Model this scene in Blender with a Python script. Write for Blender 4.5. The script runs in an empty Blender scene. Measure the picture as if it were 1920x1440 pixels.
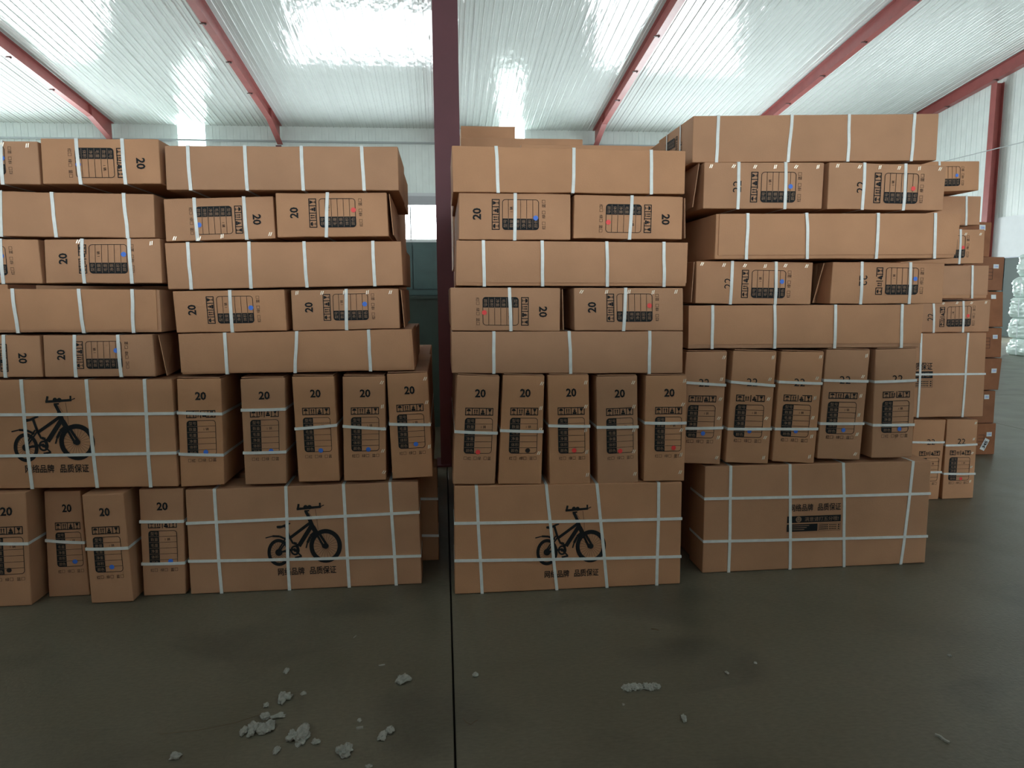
import bpy, bmesh, math, random
from mathutils import Vector, Matrix, noise
R = random.Random(7)
C = bpy.context.scene.collection
S = bpy.context.scene

# ------------------------------------------------------------------ camera
F = 1330.0; H = 1.46; YAW, PITCH, ROLL = math.radians(5.5), math.radians(7.2), .0075
fw = Vector((math.sin(YAW)*math.cos(PITCH), math.cos(YAW)*math.cos(PITCH), -math.sin(PITCH)))
r0 = Vector((math.cos(YAW), -math.sin(YAW), 0)); u0 = r0.cross(fw)
rt = r0*math.cos(ROLL) - u0*math.sin(ROLL); up = r0*math.sin(ROLL) + u0*math.cos(ROLL)
cam = bpy.data.cameras.new('camera'); co = bpy.data.objects.new('camera', cam); C.objects.link(co)
cam.sensor_width = 36; cam.lens = F/1920*36; cam.clip_start = .05; cam.clip_end = 200
co.matrix_world = Matrix(((rt.x, up.x, -fw.x, 0), (rt.y, up.y, -fw.y, 0), (rt.z, up.z, -fw.z, H), (0, 0, 0, 1)))
S.camera = co
# ------------------------------------------------------------------ light
W = bpy.data.worlds.new('sky'); S.world = W; W.use_nodes = True
W.node_tree.nodes['Background'].inputs[0].default_value = (.75, .87, 1, 1)
W.node_tree.nodes['Background'].inputs[1].default_value = 1.0
PANE_L = 15.5        # radiance of the daylit glazing in the back wall
REAR_L = 13.5         # radiance of the fill-light panes added behind the camera
S.view_settings.view_transform = 'Standard'; S.view_settings.look = 'None'
S.view_settings.exposure = 0.0; S.view_settings.gamma = 1; S.view_settings.use_curve_mapping = False
S.cycles.use_denoising = True; S.cycles.max_bounces = 8; S.cycles.diffuse_bounces = 5
S.cycles.caustics_reflective = True; S.cycles.sample_clamp_indirect = 6; S.cycles.blur_glossy = .5

# ------------------------------------------------------------------ building sizes
YB = 28.4; ZE = 7.8; SL = .135; YR = 6.0; ZR = ZE + (YB-YR)*SL; XG = 18.0; XL = -20.0; YF = -16.4
def ray(x, y): return fw + rt*((x-960)/F) - up*((y-720)/F)
def onY(x, y, Y): d = ray(x, y); return Vector((0, 0, H)) + d*(Y/d.y)
def onZ(x, y, Z=0): d = ray(x, y); return Vector((0, 0, H)) + d*((Z-H)/d.z)

# ------------------------------------------------------------------ materials
def mat(name, col, rough=.6, metal=0, spec=.5, var=0, scale=8, bump=0, bscale=60, emit=None, rnd=0, stretch=None):
    m = bpy.data.materials.new(name); m.use_nodes = True; nt = m.node_tree; b = nt.nodes['Principled BSDF']
    b.inputs['Base Color'].default_value = (*col, 1); b.inputs['Roughness'].default_value = rough
    b.inputs['Metallic'].default_value = metal; b.inputs['Specular IOR Level'].default_value = spec
    if emit:
        b.inputs['Emission Color'].default_value = (*emit[0], 1); b.inputs['Emission Strength'].default_value = emit[1]
    tc = nt.nodes.new('ShaderNodeTexCoord'); mp = nt.nodes.new('ShaderNodeMapping'); nt.links.new(tc.outputs['Object'], mp.inputs[0])
    if stretch: mp.inputs['Scale'].default_value = stretch
    last = None
    if var or rnd:
        n = nt.nodes.new('ShaderNodeTexNoise'); n.inputs['Scale'].default_value = scale; n.inputs['Detail'].default_value = 6
        nt.links.new(mp.outputs[0], n.inputs['Vector'])
        hs = nt.nodes.new('ShaderNodeHueSaturation'); hs.inputs['Color'].default_value = (*col, 1)
        mr = nt.nodes.new('ShaderNodeMapRange'); mr.inputs[1].default_value = .3; mr.inputs[2].default_value = .7
        mr.inputs[3].default_value = 1-var; mr.inputs[4].default_value = 1+var
        nt.links.new(n.outputs['Fac'], mr.inputs[0]); v = mr.outputs[0]
        if rnd:
            oi = nt.nodes.new('ShaderNodeObjectInfo'); m2 = nt.nodes.new('ShaderNodeMapRange')
            m2.inputs[3].default_value = 1-rnd; m2.inputs[4].default_value = 1+rnd
            nt.links.new(oi.outputs['Random'], m2.inputs[0])
            mu = nt.nodes.new('ShaderNodeMath'); mu.operation = 'MULTIPLY'
            nt.links.new(v, mu.inputs[0]); nt.links.new(m2.outputs[0], mu.inputs[1]); v = mu.outputs[0]
            m3 = nt.nodes.new('ShaderNodeMapRange'); m3.inputs[3].default_value = .97; m3.inputs[4].default_value = 1.04
            nt.links.new(oi.outputs['Random'], m3.inputs[0]); nt.links.new(m3.outputs[0], hs.inputs['Saturation'])
        nt.links.new(v, hs.inputs['Value']); nt.links.new(hs.outputs[0], b.inputs['Base Color']); last = hs
    if bump:
        n2 = nt.nodes.new('ShaderNodeTexNoise'); n2.inputs['Scale'].default_value = bscale; n2.inputs['Detail'].default_value = 4
        nt.links.new(mp.outputs[0], n2.inputs['Vector'])
        bp = nt.nodes.new('ShaderNodeBump'); bp.inputs['Strength'].default_value = bump; bp.inputs['Distance'].default_value = .01
        nt.links.new(n2.outputs['Fac'], bp.inputs['Height']); nt.links.new(bp.outputs[0], b.inputs['Normal'])
    return m
M = {}
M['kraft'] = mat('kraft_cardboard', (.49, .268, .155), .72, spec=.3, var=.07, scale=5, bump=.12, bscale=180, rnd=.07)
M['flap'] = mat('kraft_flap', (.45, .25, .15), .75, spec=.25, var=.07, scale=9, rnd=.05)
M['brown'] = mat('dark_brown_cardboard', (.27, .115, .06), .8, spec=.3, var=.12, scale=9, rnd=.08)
M['strap'] = mat('strap_plastic', (.74, .79, .80), .32, spec=.6, var=.06, scale=40)
M['ink'] = mat('black_ink', (.014, .017, .020), .7, spec=.2)
M['knock'] = mat('unprinted_lettering', (.27, .17, .11), .7)
M['blue'] = mat('blue_ink', (.05, .19, .75), .5)
M['red'] = mat('red_ink', (.85, .06, .06), .5)
M['black'] = mat('black_marker', (.015, .012, .012), .5)
M['staple'] = mat('staple_wire', (.95, .88, .76), .3, metal=.25)
M['paper'] = mat('white_paper', (.72, .78, .80), .6)
M['paint'] = mat('red_oxide_paint', (.33, .085, .078), .42, var=.10, scale=3, bump=.05, bscale=20)
M['paint_dark'] = mat('maroon_paint', (.105, .028, .040), .6, var=.12, scale=3)
M['clip'] = mat('dark_clip_steel', (.10, .05, .045), .6)
M['wall'] = mat('wall_sheet', (.78, .84, .82), .35, var=.05, scale=2)
M['girt'] = mat('galvanised_girt', (.42, .46, .47), .6, metal=0)
M['frame'] = mat('window_frame', (.62, .64, .66), .5)
M['blind'] = mat('rolled_blind', (.42, .42, .45), .7)
M['render'] = mat('white_render', (.80, .84, .86), .8, var=.03, scale=3)
M['green_dark'] = mat('dark_green_steel', (.035, .085, .085), .5, var=.15, scale=4)
M['green_door'] = mat('dark_green_door', (.015, .045, .035), .5)
M['film'] = mat('pale_green_film', (.66, .80, .75), .2, spec=.7, var=.16, scale=4, bump=1.0, bscale=11)
M['foam'] = mat('white_foam', (.36, .37, .34), .85, var=.18, scale=60, bump=.6, bscale=120)
M['twig'] = mat('dry_twig', (.14, .10, .06), .8)
M['dirt'] = mat('joint_fill', (.012, .011, .010), .9)
M['glass'] = mat('daylit_glazing', (.8, .9, .95), .3, emit=((.90, .98, 1.0), PANE_L))
M['glass_west'] = mat('daylit_glazing_west', (.8, .9, .95), .3, emit=((.90, .98, 1.0), PANE_L*1.9))
M['glass_fill'] = mat('rear_fill_light', (.8, .9, .95), .3, emit=((.95, 1.0, 1.0), REAR_L))
M['frp'] = mat('translucent_strip', (.8, .9, .9), .3, emit=((.84, 1.0, .97), 8.0))

def ceil_mat():
    m = mat('ceiling_sheet', (.73, .775, .765), .12, spec=.6, var=.03, scale=1.2)
    nt = m.node_tree; b = nt.nodes['Principled BSDF']
    tc = nt.nodes.new('ShaderNodeTexCoord'); mp = nt.nodes.new('ShaderNodeMapping'); mp.inputs['Scale'].default_value = (1.3, .5, 1)
    nt.links.new(tc.outputs['Object'], mp.inputs[0])
    n = nt.nodes.new('ShaderNodeTexNoise'); n.inputs['Scale'].default_value = 1.1; n.inputs['Detail'].default_value = 5; n.inputs['Distortion'].default_value = .4
    nt.links.new(mp.outputs[0], n.inputs['Vector'])
    bp = nt.nodes.new('ShaderNodeBump'); bp.inputs['Strength'].default_value = .5; bp.inputs['Distance'].default_value = .10
    mp2 = nt.nodes.new('ShaderNodeMapping'); mp2.inputs['Scale'].default_value = (7, .35, 1); nt.links.new(tc.outputs['Object'], mp2.inputs[0])
    n2 = nt.nodes.new('ShaderNodeTexNoise'); n2.inputs['Scale'].default_value = 1.3; n2.inputs['Detail'].default_value = 2; nt.links.new(mp2.outputs[0], n2.inputs['Vector'])
    b2 = nt.nodes.new('ShaderNodeBump'); b2.inputs['Strength'].default_value = .5; b2.inputs['Distance'].default_value = .022
    nt.links.new(n2.outputs['Fac'], b2.inputs['Height']); nt.links.new(n.outputs['Fac'], bp.inputs['Height']); nt.links.new(b2.outputs[0], bp.inputs['Normal'])
    nt.links.new(bp.outputs[0], b.inputs['Normal'])
    return m
M['ceil'] = ceil_mat()

def floor_mat():
    m = bpy.data.materials.new('concrete'); m.use_nodes = True; nt = m.node_tree; b = nt.nodes['Principled BSDF']
    tc = nt.nodes.new('ShaderNodeTexCoord')
    def nz(scale, det, st=(1, 1, 1), dist=0):
        mp = nt.nodes.new('ShaderNodeMapping'); mp.inputs['Scale'].default_value = st; nt.links.new(tc.outputs['Object'], mp.inputs[0])
        n = nt.nodes.new('ShaderNodeTexNoise'); n.inputs['Scale'].default_value = scale; n.inputs['Detail'].default_value = det; n.inputs['Distortion'].default_value = dist
        nt.links.new(mp.outputs[0], n.inputs['Vector']); return n.outputs['Fac']
    def ramp(src, p0, c0, p1, c1):
        r = nt.nodes.new('ShaderNodeValToRGB'); e = r.color_ramp.elements
        e[0].position, e[0].color, e[1].position, e[1].color = p0, (*c0, 1), p1, (*c1, 1); nt.links.new(src, r.inputs[0]); return r.outputs[0]
    def mix(a, bb, f, mode='MULTIPLY'):
        x = nt.nodes.new('ShaderNodeMix'); x.data_type = 'RGBA'; x.blend_type = mode; x.inputs[0].default_value = f
        nt.links.new(a, x.inputs[6]); nt.links.new(bb, x.inputs[7]); return x.outputs[2]
    base = ramp(nz(.9, 7, dist=.6), .3, (.118, .112, .080), .72, (.166, .156, .120))
    dark = ramp(nz(1.6, 4, (1, 1.5, 1), .5), .30, (.62, .64, .66), .46, (1, 1, 1))
    fine = ramp(nz(38, 6, (1, 2.6, 1)), .25, (.78, .78, .78), .75, (1.18, 1.18, 1.18))
    c = mix(mix(base, dark, .75), fine, .8); nt.links.new(c, b.inputs['Base Color'])
    nt.links.new(ramp(nz(3, 5), .2, (.36,)*3, .8, (.46,)*3), b.inputs['Roughness'])
    bp = nt.nodes.new('ShaderNodeBump'); bp.inputs['Strength'].default_value = .25; bp.inputs['Distance'].default_value = .004
    nt.links.new(nz(70, 5), bp.inputs['Height']); nt.links.new(bp.outputs[0], b.inputs['Normal'])
    return m
M['floor'] = floor_mat()

# ------------------------------------------------------------------ helpers
def link_mesh(name, verts, faces, m, parent=None, smooth=False):
    me = bpy.data.meshes.new(name); me.from_pydata([tuple(v) for v in verts], [], faces); me.materials.append(m)
    if smooth: me.polygons.foreach_set('use_smooth', [True]*len(me.polygons))
    o = bpy.data.objects.new(name, me); C.objects.link(o)
    if parent is not None: o.parent = parent
    return o
def empty(name, loc, label=None, cat=None, group=None, kind=None):
    o = bpy.data.objects.new(name, None); o.location = loc; o.empty_display_size = .1; C.objects.link(o); tag(o, label, cat, group, kind); return o
def tag(o, label=None, cat=None, group=None, kind=None):
    if label: o['label'] = label
    if cat: o['category'] = cat
    if group: o['group'] = group
    if kind: o['kind'] = kind
    return o
BF = [(0, 3, 2, 1), (4, 5, 6, 7), (0, 1, 5, 4), (1, 2, 6, 5), (2, 3, 7, 6), (3, 0, 4, 7)]
class MB:
    def __init__(s): s.v = []; s.f = []
    def add(s, vs, fs):
        k = len(s.v); s.v += [tuple(x) for x in vs]; s.f += [tuple(i+k for i in f) for f in fs]; return s
    def box(s, a, b):
        (x0, y0, z0), (x1, y1, z1) = a, b
        return s.add([(x0, y0, z0), (x1, y0, z0), (x1, y1, z0), (x0, y1, z0), (x0, y0, z1), (x1, y0, z1), (x1, y1, z1), (x0, y1, z1)], BF)
    def hexa(s, c): return s.add(c, BF)
    def bar(s, p, q, wx, n=(1, 0, 0), t=.02):
        p, q, n = Vector(p), Vector(q), Vector(n).normalized(); d = (q-p).normalized(); m = d.cross(n)
        c = [];
        for e in (p, q):
            for a, b in ((-1, -1), (1, -1), (1, 1), (-1, 1)): c.append(e + n*(a*wx/2) + m*(b*t/2))
        return s.add(c, BF)
    def build(s, name, m, parent=None, off=None, smooth=False):
        v = s.v if off is None else [(x-off[0], y-off[1], z-off[2]) for x, y, z in s.v]
        o = link_mesh(name, v, s.f, m, parent, smooth)
        if off is not None and parent is None: o.location = off
        return o

# ------------------------------------------------------------------ flat print shapes (2D)
_txt = {}
def text2d(s, size=1.0, bold=0.0):
    k = (s, bold)
    if k not in _txt:
        cu = bpy.data.curves.new('lettering', 'FONT'); cu.body = s; cu.size = 1; cu.resolution_u = 2; cu.offset = bold; cu.align_x = 'CENTER'
        o = bpy.data.objects.new('lettering', cu); C.objects.link(o); dg = bpy.context.evaluated_depsgraph_get()
        me = bpy.data.meshes.new_from_object(o.evaluated_get(dg)); 
        v = [(p.co.x, p.co.y) for p in me.vertices]; f = [tuple(p.vertices) for p in me.polygons]
        bpy.data.objects.remove(o); bpy.data.curves.remove(cu); bpy.data.meshes.remove(me)
        x0, x1 = min(a for a, b in v), max(a for a, b in v); y0, y1 = min(b for a, b in v), max(b for a, b in v)
        _txt[k] = ([(a-(x0+x1)/2, b-(y0+y1)/2) for a, b in v], f, x1-x0, y1-y0)
    return _txt[k]
class Flat:
    """2D polygons; a to the right, b upward, metres."""
    def __init__(s): s.v = []; s.f = []
    def poly(s, pts):
        k = len(s.v); s.v += pts; s.f.append(tuple(range(k, k+len(pts)))); return s
    def rect(s, a0, b0, a1, b1): return s.poly([(a0, b0), (a1, b0), (a1, b1), (a0, b1)])
    def line(s, p, q, w):
        d = Vector((q[0]-p[0], q[1]-p[1])); n = Vector((-d.y, d.x)).normalized()*w/2
        return s.poly([(p[0]-n.x, p[1]-n.y), (q[0]-n.x, q[1]-n.y), (q[0]+n.x, q[1]+n.y), (p[0]+n.x, p[1]+n.y)])
    def path(s, pts, w):
        for i in range(len(pts)-1): s.line(pts[i], pts[i+1], w if not isinstance(w, list) else (w[i]+w[i+1])/2)
        return s
    def ring(s, c, rx, ry, ix, iy, n=36, a0=0, a1=2*math.pi):
        for i in range(n):
            t, u = a0+(a1-a0)*i/n, a0+(a1-a0)*(i+1)/n
            s.poly([(c[0]+rx*math.cos(t), c[1]+ry*math.sin(t)), (c[0]+rx*math.cos(u), c[1]+ry*math.sin(u)), (c[0]+ix*math.cos(u), c[1]+iy*math.sin(u)), (c[0]+ix*math.cos(t), c[1]+iy*math.sin(t))])
        return s
    def disc(s, c, r, n=14, ry=None): return s.poly([(c[0]+r*math.cos(2*math.pi*i/n), c[1]+(ry or r)*math.sin(2*math.pi*i/n)) for i in range(n)])
    def text(s, t, c, h=None, w=None, bold=0.0):
        v, f, tw, th = text2d(t, 1, bold); sy = h/th if h else w/tw; sx = w/tw if w else sy
        k = len(s.v); s.v += [(c[0]+a*sx, c[1]+b*sy) for a, b in v]; s.f += [tuple(i+k for i in q) for q in f]; return s
    def turned(s, rot):
        o = Flat(); o.f = s.f
        o.v = [(-b, a) for a, b in s.v] if rot > 0 else [(b, -a) for a, b in s.v] if rot < 0 else s.v
        return o
    def scaled(s, k, kb=None, c=(0, 0)):
        o = Flat(); o.f = s.f; o.v = [(c[0]+a*k, c[1]+b*(kb or k)) for a, b in s.v]; return o

WE, HE = .212, .525      # end face of a carton: thickness, width (metres)
ROWS = ['型号', '数量', '毛重', '净重', '体积', '颜色']
def end_print(num, boxfirst=False, flip=False):
    """(ink, knocked-out lettering) for an end face, origin at its centre; t = share of height from the top"""
    ink, kn = Flat(), Flat(); y = lambda t: HE*(.5-t)
    n22 = num == '22'
    tn, ti0, ti1, tt0, tt1, tc = (.272, .385, .445, .470, .765, .795) if n22 else (.160, .292, .362, .384, .712, .755)
    num_f = Flat().text(num, (0, 0), h=.036 if n22 else .040, w=.053, bold=0.0 if n22 else .03)
    if flip: num_f = num_f.scaled(-1)
    k = len(ink.v); ink.v += [(a+.002, b+y(tn)) for a, b in num_f.v]; ink.f += [tuple(i+k for i in q) for q in num_f.f]
    a0, a1 = -.070, .070
    # handling icons in a framed strip
    b1, b0 = y(ti0), y(ti1); t = .004; cw = (a1-a0)/4
    ink.rect(a0, b1-t, a1, b1); ink.rect(a0, b0, a1, b0+t)
    for i in range(5): ink.rect(a0+cw*i-(t/2 if 0 < i < 4 else 0)-(t if i == 4 else 0), b0, a0+cw*i+(t/2 if 0 < i < 4 else 0)+(t if i == 0 else 0), b1)
    cy = (b0+b1)/2; hh = (b1-b0)/2-t*1.3
    for i in range(4):
        c = a0+cw*(i+.5)
        if i == 0:
            ink.poly([(c-.011, cy+.002), (c-.007, cy+hh*.8), (c, cy+hh), (c+.007, cy+hh*.8), (c+.011, cy+.002)]); ink.rect(c-.0012, cy-hh, c+.0012, cy+.004); ink.rect(c-.007, cy-hh, c+.007, cy-hh+.0025)
        elif i == 1:
            for sx in (-1, 1):
                ink.rect(c+sx*.0055-.002, cy-hh*.6, c+sx*.0055+.002, cy+hh*.5); ink.poly([(c+sx*.0055-.0045, cy+hh*.35), (c+sx*.0055+.0045, cy+hh*.35), (c+sx*.0055, cy+hh)])
            ink.rect(c-.010, cy-hh, c+.010, cy-hh+.0025)
        elif i == 2:
            ink.rect(c-.010, cy-hh, c+.010, cy-hh+.008); ink.rect(c-.006, cy-hh+.009, c+.006, cy+.004); ink.poly([(c-.005, cy+.005), (c+.005, cy+.005), (c, cy+hh)])
        else:
            ink.poly([(c-.009, cy+hh), (c+.009, cy+hh), (c+.003, cy), (c-.003, cy)]); ink.rect(c-.0014, cy-hh+.002, c+.0014, cy+.001); ink.rect(c-.006, cy-hh, c+.006, cy-hh+.0025)
    # table with rounded corners
    b1, b0 = y(tt0), y(tt1); r = .016; am = a0+.052; w = .0026; m = 6
    def arc(cx, cy, s, rr): return [(cx+rr*math.cos(s+math.pi/2*i/m), cy+rr*math.sin(s+math.pi/2*i/m)) for i in range(m+1)]
    ink.poly([(am, b0), (am, b1)] + arc(a0+r, b1-r, math.pi/2, r) + arc(a0+r, b0+r, math.pi, r))
    ink.rect(am, b1-w, a1-r, b1); ink.rect(am, b0, a1-r, b0+w); ink.rect(a1-w, b0+r, a1, b1-r)
    ink.ring((a1-r, b1-r), r, r, r-w, r-w, 6, 0, math.pi/2); ink.ring((a1-r, b0+r), r, r, r-w, r-w, 6, -math.pi/2, 0)
    rh = (b1-b0)/6
    for i in range(6):
        yc = b1-rh*(i+.5)
        kn.text(ROWS[i], (a0+.029, yc), h=rh*.58, w=.036)
        if i: ink.rect(am, b1-rh*i-.0009, a1-w, b1-rh*i+.0009); kn.rect(a0+.003, b1-rh*i-.0008, am, b1-rh*i+.0008)
    ink.text('1 辆', (am+.042, b1-rh*1.5), h=rh*.5)
    # tick boxes
    yc = y(tc); q = .0085
    for i, chs in enumerate(('红', '绿', '蓝')):
        c = a0+.012+.050*i
        bx, tx = (c-.003, c+.017) if boxfirst else (c+.019, c)
        ink.ring((bx, yc), q*1.25, q*1.25, q*1.05, q*1.05, 4, math.pi/4, math.pi*2.25)
        ink.text(chs, (tx, yc), h=.016)
    return ink, kn
def bike_print():
    s = Flat()
    rw, fwh = (575, 905), (1285, 830)
    s.ring(rw, 172, 218, 122, 165); s.ring(fwh, 247, 272, 182, 202)
    s.disc(rw, 55); s.disc(fwh, 45)
    for i in range(22):
        t = i*2*math.pi/22; s.line(rw, (rw[0]+128*math.cos(t), rw[1]+172*math.sin(t)), 3.5); s.line(fwh, (fwh[0]+188*math.cos(t), fwh[1]+206*math.sin(t)), 3.5)
    L = lambda w, *p: s.path(list(p), w)
    L(46, (1060, 455), (760, 672)); L(66, (1090, 490), (880, 815)); L(58, (1052, 375), (1105, 520)); L(46, (1005, 265), (1062, 390)); L(24, (985, 262), (1060, 258))
    L(36, (870, 228), (1235, 205)); L([44, 18], (885, 240), (903, 148)); L([36, 16], (1222, 212), (1222, 142)); L([18, 8], (1225, 205), (1285, 180)); s.disc((1005, 200), 32); s.disc((1065, 205), 34)
    L([30, 42], (690, 480), (742, 655)); L(30, (742, 655), (795, 770)); s.poly([(556, 492), (570, 478), (640, 476), (720, 442), (766, 438), (768, 456), (700, 484), (672, 505), (610, 522), (568, 518)])
    L(24, (742, 668), (575, 900)); L(22, (715, 640), (560, 880)); L(34, (575, 905), (830, 860)); L(72, (1100, 510), (1150, 610)); L(34, (1160, 640), (1258, 848)); L(38, (1205, 640), (1300, 812)); L(34, (1235, 850), (1300, 812))
    L([6, 30, 34, 30], (385, 665), (490, 640), (600, 648), (700, 700)); L([8, 36, 44, 60], (988, 850), (1012, 765), (1062, 665), (1150, 590))
    s.ring((820, 880), 70, 82, 44, 52, 20); s.disc((820, 880), 26); L(42, (800, 760), (850, 780), (868, 890)); L(24, (830, 890), (912, 975)); L(30, (812, 998), (918, 978)); L(30, (862, 800), (850, 940))
    L(5, (1150, 240), (1168, 380), (1182, 560)); L(4, (1050, 290), (1110, 380))
    k = 1/8.727
    return Flat.scaled(s, k, -k, (-960*k, 632*k))      # pixels of the photo, centre at 0
BIKE = bike_print()
PR = {(n, b, f): end_print(n, b, f) for n, b, f in (('20', 0, 0), ('20', 1, 0), ('22', 0, 0), ('22', 1, 0), ('22', 0, 1))}

# ------------------------------------------------------------------ carton
GN = (5, 4, 3)
NCART = 0
class Carton:
    def __init__(s, quad, Y, depth, label, group=None, yaw=0.0, bulge=.004, m='kraft', name='carton', world=False, amp=.0025, cat='carton'):
        """quad: TL, TR, BR, BL as picture points met by the plane at distance Y (or world x, z)"""
        global NCART
        NCART += 1; s.seed = NCART*3.7
        if world: tl, tr, br, bl = [Vector((a, Y, b)) for a, b in quad]
        else: tl, tr, br, bl = [onY(a, b, Y) for a, b in quad]
        if min(br.z, bl.z) < .03: br.z = bl.z = .002
        sh = Vector((math.sin(yaw)*depth, depth, 0))
        s.foff = 0; s.c = (bl, br, tl, tr); s.sh = sh; s.depth = depth; s.b = bulge; s.amp = amp
        s.W = ((tr-tl).length+(br-bl).length)/2; s.Hh = ((tl-bl).length+(tr-br).length)/2; s.Y = Y
        s.o = (bl+br)/2 + sh/2; s.o.z = min(bl.z, br.z)
        s.root = empty(name, s.o, label, cat, group)
        nx, ny, nz = 8, 4, 5
        idx = {}; vs = []; fs = []
        def V(i, j, k):
            if (i, j, k) not in idx: idx[(i, j, k)] = len(vs); vs.append(s.P(i/nx, j/ny, k/nz) - s.o)
            return idx[(i, j, k)]
        for i in range(nx):
            for k in range(nz):
                fs.append((V(i, 0, k), V(i+1, 0, k), V(i+1, 0, k+1), V(i, 0, k+1))); fs.append((V(i, ny, k), V(i, ny, k+1), V(i+1, ny, k+1), V(i+1, ny, k)))
        for j in range(ny):
            for k in range(nz):
                fs.append((V(0, j, k), V(0, j, k+1), V(0, j+1, k+1), V(0, j+1, k))); fs.append((V(nx, j, k), V(nx, j+1, k), V(nx, j+1, k+1), V(nx, j, k+1)))
        for i in range(nx):
            for j in range(ny):
                fs.append((V(i, j, nz), V(i+1, j, nz), V(i+1, j+1, nz), V(i, j+1, nz))); fs.append((V(i, j, 0), V(i, j+1, 0), V(i+1, j+1, 0), V(i+1, j, 0)))
        o = link_mesh('body', vs, fs, M[m], s.root, True)
        bv = o.modifiers.new('round', 'BEVEL'); bv.width = .005; bv.segments = 2; bv.limit_method = 'ANGLE'; bv.angle_limit = math.radians(50); bv.harden_normals = True
    def base(s, u, v):
        bl, br, tl, tr = s.c
        return (bl*(1-u)+br*u)*(1-v) + (tl*(1-u)+tr*u)*v
    def P(s, u, w, v, off=0.0):
        """u across, w into depth, v up; off pushes outward from the face the point lies on"""
        p = s.base(u, v) + s.sh*w
        q = lambda t: 1-(2*t-1)**2
        n = noise.noise(Vector((p.x*3+s.seed, p.y*3, p.z*5)))*s.amp
        bx = q(w)*q(v); by = q(u)*q(v); bz = q(u)*q(w); e = 1e-6
        if w < e: p.y -= s.b*by + n*by + off
        elif w > 1-e: p.y += s.b*by*.5
        if u < e: p.x -= s.b*bx*.15
        elif u > 1-e: p.x += s.b*bx*.15
        if v > 1-e: p.z -= .006*bz*0 - n*bz
        # crumpled edges
        if (w < e) and (v > 1-e or v < e): p.z += noise.noise(Vector((p.x*6+s.seed, v*9, 2)))*.003*(1 if s.c[0].z > .02 or v > .5 else 0)
        return p
    def uv(s, x, y):
        """picture point -> (u, v) on the front"""
        p = onY(x, y, s.Y); u, v = .5, .5
        for _ in range(12):
            q = s.base(u, v); v += (p.z-q.z)/s.Hh; u += (p.x-q.x)/s.W
        return u, v
    def flat(s, name, fl, m, cu=.5, cv=.5, off=.0022, clip=True, label=None, parent=None):
        if not fl.v: return None
        vs = []
        for a, b in fl.v:
            u, v = cu + a/s.W, cv + b/s.Hh
            if clip: u, v = min(max(u, .004), .996), min(max(v, .004), .996)
            vs.append(s.P(u, 0, v, off)-s.o)
        o = link_mesh(name, vs, fl.f, M[m], parent or s.root)
        if label: o['label'] = label
        return o
    def side_flat(s, name, fl, m, side, off=.003):
        vs = []
        for a, b in fl.v:
            w, v = (.5 - a/s.depth if side < 0 else .5 + a/s.depth), .5+b/s.Hh
            p = s.P(0 if side < 0 else 1, w, v); p.x += off*side; vs.append(p-s.o)
        fs = fl.f
        return link_mesh(name, vs, fs, M[m], s.root)
    def vstrap(s, xt, xb, w=.015, mid=None, full=True):
        ut, ub = (s.uv(xt, (s.ty(xt)))[0], s.uv(xb, s.by(xb))[0]) if not isinstance(xt, float) else (xt, xb)
        um = None if mid is None else s.uv(mid, (s.ty(mid)+s.by(mid))/2)[0]
        ring = []; t = .0024; N = 10
        def C2(u, wv, v, nrm, off=0):
            u = min(max(u, .02), .98); a = s.P(u-w/2/s.W, wv, v, off); b = s.P(u+w/2/s.W, wv, v, off); return a, b, nrm
        def U(k):
            if um is None: return ub*(1-k)+ut*k
            return ub*(1-k)*(1-2*k)+um*4*k*(1-k)+ut*k*(2*k-1)
        for k in (1., .5, .03): ring.append(C2(ub, k, 0, Vector((0, 0, -.35))))
        for i in range(N+1):
            k = i/N; wob = noise.noise(Vector((s.seed+ut*9, k*2, 1)))*.003*4*k*(1-k)
            ring.append(C2(U(k)+wob, 0, k, off=s.foff, nrm= Vector((0, -1, -.6 if i == 0 else (.6 if i == N else 0)))))
        for k in (.03, .5, 1.): ring.append(C2(ut, k, 1, Vector((0, 0, .35))))
        for k in (.97, .5, .03): ring.append(C2(ut*k+ub*(1-k), 1, k, Vector((0, .35, 0))))
        s._ribbon(ring, t, True)
    def hstrap(s, yl, yr, w=.0135):
        xl, xr = s.lx(yl), s.rx(yr)
        vl, vr = s.uv(xl, yl)[1], s.uv(xr, yr)[1]; ring = []; N = 10
        def C2(u, wv, v, nrm):
            v = min(max(v, .02), .98); return s.P(u, wv, v-w/2/s.Hh), s.P(u, wv, v+w/2/s.Hh), nrm
        for k in (1., .5, .03): ring.append(C2(0, k, vl, Vector((-.35, 0, 0))))
        for i in range(N+1):
            k = i/N; ring.append(C2(k, 0, vl*(1-k)+vr*k, Vector((-.6 if i == 0 else (.6 if i == N else 0), -1.5, 0))))
        for k in (.03, .5, 1.): ring.append(C2(1, k, vr, Vector((.35, 0, 0))))
        for k in (.97, .5, .03): ring.append(C2(k, 1, vl*(1-k)+vr*k, Vector((0, .35, 0))))
        s._ribbon(ring, .0029, True)
    def _ribbon(s, ring, t, closed):
        vs = []; fs = []
        for a, b, n in ring:
            o = n*t*1.5; vs += [a-s.o+n*t*.2, b-s.o+n*t*.2, b-s.o+o, a-s.o+o]
        n = len(ring)
        for i in range(n if closed else n-1):
            p, q = 4*i, 4*((i+1) % n)
            for k in range(4): fs.append((p+k, p+(k+1) % 4, q+(k+1) % 4, q+k))
        o = link_mesh('strap', vs, fs, M['strap'], s.root)
        bm = bmesh.new(); bm.from_mesh(o.data); bmesh.ops.recalc_face_normals(bm, faces=bm.faces); bm.to_mesh(o.data); bm.free()
    def px(s, a): return s.pix[a]
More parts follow.
